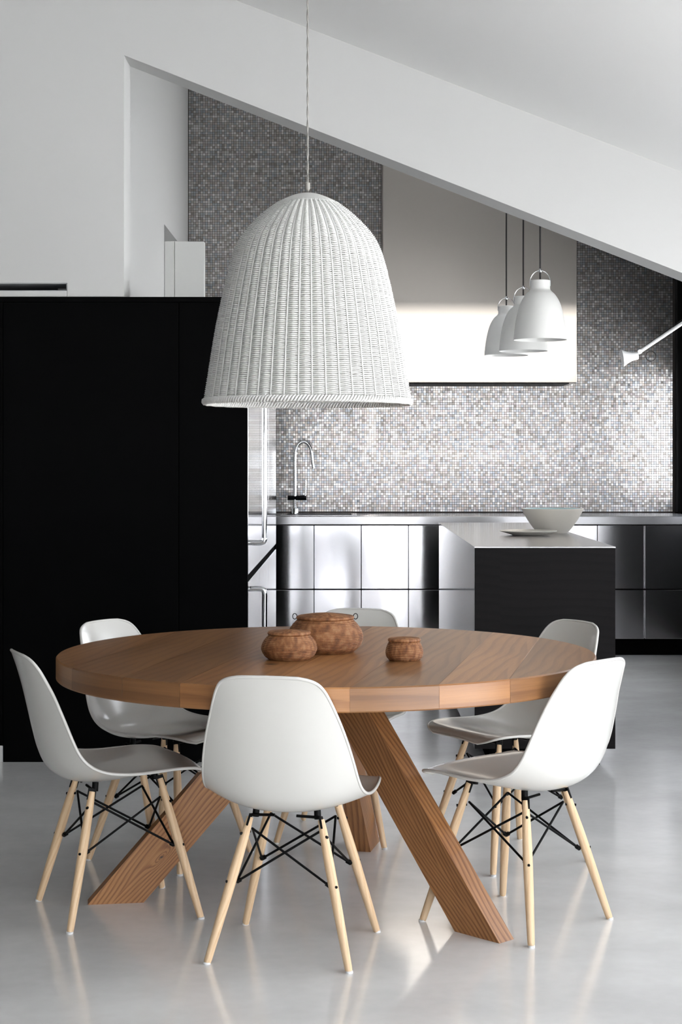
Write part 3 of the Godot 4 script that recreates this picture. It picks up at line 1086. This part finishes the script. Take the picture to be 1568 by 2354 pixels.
# ---------------------------------------------------------------- wicker pendant
func build_wicker_pendant() -> void:
	var px := -0.134
	var pd := 5.46
	var base_h := 1.597
	var p := thing("wicker_pendant", "large white woven wicker bell pendant hanging over the table", "pendant lamp", at(px, base_h, pd))
	var ctrl := [Vector2(0.02, 0.672), Vector2(0.05, 0.664), Vector2(0.1, 0.64), Vector2(0.156, 0.596), Vector2(0.203, 0.546), Vector2(0.23, 0.5), Vector2(0.247, 0.45), Vector2(0.26, 0.4), Vector2(0.281, 0.305), Vector2(0.3, 0.207), Vector2(0.315, 0.112), Vector2(0.329, 0.025), Vector2(0.333, 0.0)]
	var line := spline(ctrl, 24)
	var total := 0.0
	var lens := [0.0]
	for k in range(1, line.size()):
		total += line[k].distance_to(line[k - 1])
		lens.append(total)
	var along := func(s: float) -> Vector2:
		var k := 0
		var lo := 0
		var hi := lens.size() - 1
		while hi - lo > 1:
			k = (lo + hi) / 2
			if lens[k] <= s:
				lo = k
			else:
				hi = k
		var t: float = (s - lens[lo]) / maxf(lens[hi] - lens[lo], 1e-6)
		return (line[lo] as Vector2).lerp(line[hi], clampf(t, 0.0, 1.0))
	# upright stakes
	var stakes := 96
	var start := 0.075
	var stake_path: Array = []
	for k in 26:
		var q: Vector2 = along.call(lerpf(start, total, k / 25.0))
		stake_path.append(Vector3(q.x, q.y, 0))
	var stake_mesh := tube_mesh(stake_path, [0.0027], 5)
	for k in stakes:
		var o := part("stake", stake_mesh, mats.rattan, p)
		o.rotation.y = TAU * k / stakes
	# weavers: rings that pass in front of one stake and behind the next
	var weave := Shape.new()
	var pitch := 0.0064
	var rows := int((total - start) / pitch)
	var segs := stakes * 3
	for j in rows:
		var s := start + (j + 0.5) * pitch
		var q: Vector2 = along.call(s)
		var q2: Vector2 = along.call(minf(s + 0.004, total))
		var t := (q2 - q).normalized()
		var out := Vector2(-t.y, t.x)
		if out.x < 0.0:
			out = -out
		var amp := 0.0038
		var ring := PackedVector3Array()
		var phase := 0.0
		var wob := rng.randf_range(-0.0005, 0.0005)
		for k in segs:
			var a := TAU * k / segs
			var off := cos(a * stakes * 0.5 + phase) * amp + wob
			var r := q.x + out.x * off
			var y := q.y + out.y * off + rng.randf_range(-0.0004, 0.0004)
			ring.append(Vector3(r * cos(a), y, -r * sin(a)))
		weave.tube(ring, PackedFloat32Array([0.00285]), 4, true)
	var wv := part("weave", weave.mesh(), mats.rattan, p)
	wv.set_meta("kind", "stuff")
	# woven crown, plaited foot
	var crown := []
	for k in 60:
		var q: Vector2 = along.call(0.09 * (1.0 - k / 59.0))
		crown.append([maxf(q.x, 0.001) + 0.0, q.y + 0.0045 + absf(sin(k * PI / 5.0)) * 0.0012])
	part("crown", lathe_mesh(crown, 48), mats.rattan, p)
	for strand in 3:
		var ring := PackedVector3Array()
		var count := 420
		for k in count:
			var a := TAU * k / count
			var b := a * 66.0 + TAU * strand / 3.0
			var r := 0.3345 + cos(b) * 0.0062
			ring.append(Vector3(r * cos(a), 0.0 + sin(b) * 0.0085, -r * sin(a)))
		var s := Shape.new()
		s.tube(ring, PackedFloat32Array([0.0042]), 6, true)
		part("rim_strand", s.mesh(), mats.rattan, p)
	# cord grip and cord up to the ceiling
	part("cord_grip", lathe_mesh([[0.0, 0.685], [0.0045, 0.686], [0.0075, 0.692], [0.0078, 0.71], [0.006, 0.714], [0.0, 0.714]], 16), mats.cord, p)
	var top := roof(px) - base_h
	var s := Shape.new()
	for strand in 2:
		var path := PackedVector3Array()
		for k in 260:
			var y := lerpf(0.6, top, k / 259.0)
			var a := y * 70.0 + PI * strand
			path.append(Vector3(cos(a) * 0.0019, y, sin(a) * 0.0019))
		s.tube(path, PackedFloat32Array([0.0019]), 6)
	part("cord", s.mesh(), mats.cord, p)
	part("bulb_holder", lathe_mesh([[0.0, 0.5], [0.018, 0.5], [0.02, 0.51], [0.02, 0.58], [0.006, 0.605], [0.0, 0.605]], 20), mats.white_paint, p)
	part("bulb", lathe_mesh([[0.0, 0.385], [0.014, 0.388], [0.026, 0.4], [0.031, 0.42], [0.028, 0.442], [0.018, 0.468], [0.013, 0.5]], 20), mats.bulb, p)

# ---------------------------------------------------------------- three bell pendants over the island
func build_bell_pendants() -> void:
	var spots := [[0.93, 8.16, 1.995, "white bell pendant, the nearest of three over the island"], [0.925, 8.9, 1.99, "white bell pendant, the middle of three over the island"], [0.925, 9.86, 2.028, "white bell pendant, the farthest of three over the island"]]
	var outer := [Vector2(0.129, 0.0), Vector2(0.1275, 0.02), Vector2(0.122, 0.07), Vector2(0.113, 0.12), Vector2(0.101, 0.165), Vector2(0.087, 0.197), Vector2(0.07, 0.222), Vector2(0.055, 0.236), Vector2(0.0485, 0.246), Vector2(0.0475, 0.262), Vector2(0.0475, 0.287)]
	var line := spline(outer, 6)
	var prof := []
	for q in line:
		prof.append([q.x, q.y])
	prof.append([0.0475, 0.288])
	prof.append([0.0475, 0.288])
	prof.append([0.0455, 0.29])
	prof.append([0.0, 0.29])
	var inner := []
	for k in line.size():
		var q: Vector2 = line[line.size() - 1 - k]
		inner.append([maxf(q.x - 0.0018, 0.001), q.y - (0.004 if k < 3 else 0.0)])
	var full := [[0.0, 0.284]] + inner + [[0.1272, 0.0], [0.129, 0.0], [0.129, 0.0]] + prof
	var shade := lathe_mesh(full, 64)
	for e in spots:
		var p := thing("bell_pendant", e[3], "pendant lamp", at(e[0], e[2], e[1]), 0.0, "bell pendants over the island")
		part("shade", shade, mats.white_paint, p)
		var arc := []
		for k in 25:
			var a := PI * k / 24.0
			arc.append(Vector3(-cos(a) * 0.0495, 0.281 + sin(a) * 0.056, 0))
		part("carrying_loop", tube_mesh([Vector3(-0.0495, 0.262, 0)] + arc + [Vector3(0.0495, 0.262, 0)], [0.0022], 8), mats.chrome, p)
		part("loop_knob", lathe_mesh([[0.0, 0.327], [0.005, 0.328], [0.0075, 0.334], [0.0075, 0.34], [0.005, 0.346], [0.0, 0.347]], 16), mats.chrome, p)
		var hang := 4.6 - float(e[2])
		part("cable", tube_mesh([Vector3(0, 0.285, 0), Vector3(0, hang, 0)], [0.0042], 8), mats.cable, p)
		part("bulb", lathe_mesh([[0.0, 0.06], [0.016, 0.064], [0.028, 0.08], [0.032, 0.1], [0.026, 0.125], [0.015, 0.15], [0.014, 0.28]], 20), mats.bulb, p)

# ---------------------------------------------------------------- bowl, plate, swing-arm lamp, vent
func build_small_things() -> void:
	var bowl := thing("serving_bowl", "wide cream stoneware bowl standing on the island", "bowl", at(1.128, TOP_H, 9.3))
	var o := spline([Vector2(0.0, 0.002), Vector2(0.07, 0.0), Vector2(0.085, 0.004), Vector2(0.11, 0.032), Vector2(0.14, 0.075), Vector2(0.163, 0.115), Vector2(0.172, 0.134)], 6)
	var prof := []
	for q in o:
		prof.append([q.x, q.y])
	prof.append([0.171, 0.136])
	prof.append([0.168, 0.135])
	part("body", lathe_mesh(prof, 64), mats.stoneware, bowl)
	var inn := []
	for k in o.size():
		var q: Vector2 = o[o.size() - 1 - k]
		inn.append([maxf(q.x - 0.005, 0.0), minf(q.y + 0.004, 0.135)])
	part("inside_glaze", lathe_mesh(inn, 64), mats.glaze, bowl)
	var plate := thing("dinner_plate", "flat cream plate on the island in front of the bowl", "plate", at(0.965, TOP_H, 9.02))
	part("plate_body", lathe_mesh([[0.0, 0.0], [0.085, 0.0], [0.09, 0.002], [0.125, 0.012], [0.15, 0.02], [0.154, 0.0225], [0.152, 0.025], [0.12, 0.0175], [0.085, 0.008], [0.0, 0.007]], 64), mats.stoneware, plate)
	# swing-arm lamp on the dark right wall
	var ld := 11.5
	var k := FOCAL / ld
	var head := at((1452.0 - 802.0) / k, EYE + (1063.0 - 824.0) / k, ld)
	var wallp := at(2.56, EYE + (1063.0 - 690.0) / k, ld)
	var lamp := thing("swing_arm_lamp", "white swing-arm lamp reaching in from the right wall", "wall lamp")
	part("wall_plate", tube_mesh([wallp, wallp + Vector3(-0.02, 0, 0)], [0.045], 24), mats.white_gloss, lamp)
	var joint := wallp + Vector3(-0.04, 0.0, 0)
	var neck := head + Vector3(0.055, 0.045, 0)
	part("arm", tube_mesh([wallp, joint, neck], [0.0125], 10), mats.white_gloss, lamp)
	part("tension_wire", tube_mesh([joint + Vector3(0, 0.035, 0), neck + Vector3(0.03, 0.035, 0), neck], [0.0022], 6), mats.cable, lamp)
	part("joint_knob", tube_mesh([neck + Vector3(0, 0, -0.022), neck + Vector3(0, 0, 0.022)], [0.016], 14), mats.white_gloss, lamp)
	var cone := lathe_mesh([[0.0, 0.0], [0.026, 0.0], [0.032, 0.005], [0.036, 0.05], [0.05, 0.09], [0.075, 0.135], [0.0735, 0.135], [0.048, 0.09], [0.03, 0.05], [0.0, 0.045]], 40)
	var c := part("lamp_head", cone, mats.white_gloss, lamp, head + Vector3(0.045, 0.02, 0))
	c.rotation = Vector3(0, 0, deg_to_rad(99))
	c.scale = Vector3(0.82, 0.82, 0.82)
	var ring := []
	for j in 24:
		var a := TAU * j / 24.0
		ring.append(neck + Vector3(0.075 + cos(a) * 0.035, -0.03 + sin(a) * 0.034, 0.01))
	part("cable_loop", tube_mesh(ring, [0.0025], 6, true), mats.cable, lamp)
	# slot vent low on the white wall, just above the black block
	var v := thing("air_vent", "long dark slot vent in the white wall above the black cabinet", "vent")
	part("sill", block(-2.598, -1.32, 2.176, 2.203, WALL_D0, WALL_D1), mats.wall, v)
	part("duct_top", block(-2.598, -1.32, 2.236, 2.2395, WALL_D0 + 0.004, WALL_D1 + 1.6), mats.duct, v)
	part("duct_floor", block(-2.598, -1.32, 2.203, 2.206, WALL_D0 + 0.004, WALL_D1 + 1.6), mats.duct, v)
	part("duct_end", block(-1.323, -1.32, 2.206, 2.236, WALL_D0 + 0.004, WALL_D1 + 1.6), mats.duct, v)
	part("duct_back", block(-2.598, -1.32, 2.2, 2.24, WALL_D1 + 1.6, WALL_D1 + 1.61), mats.duct, v)
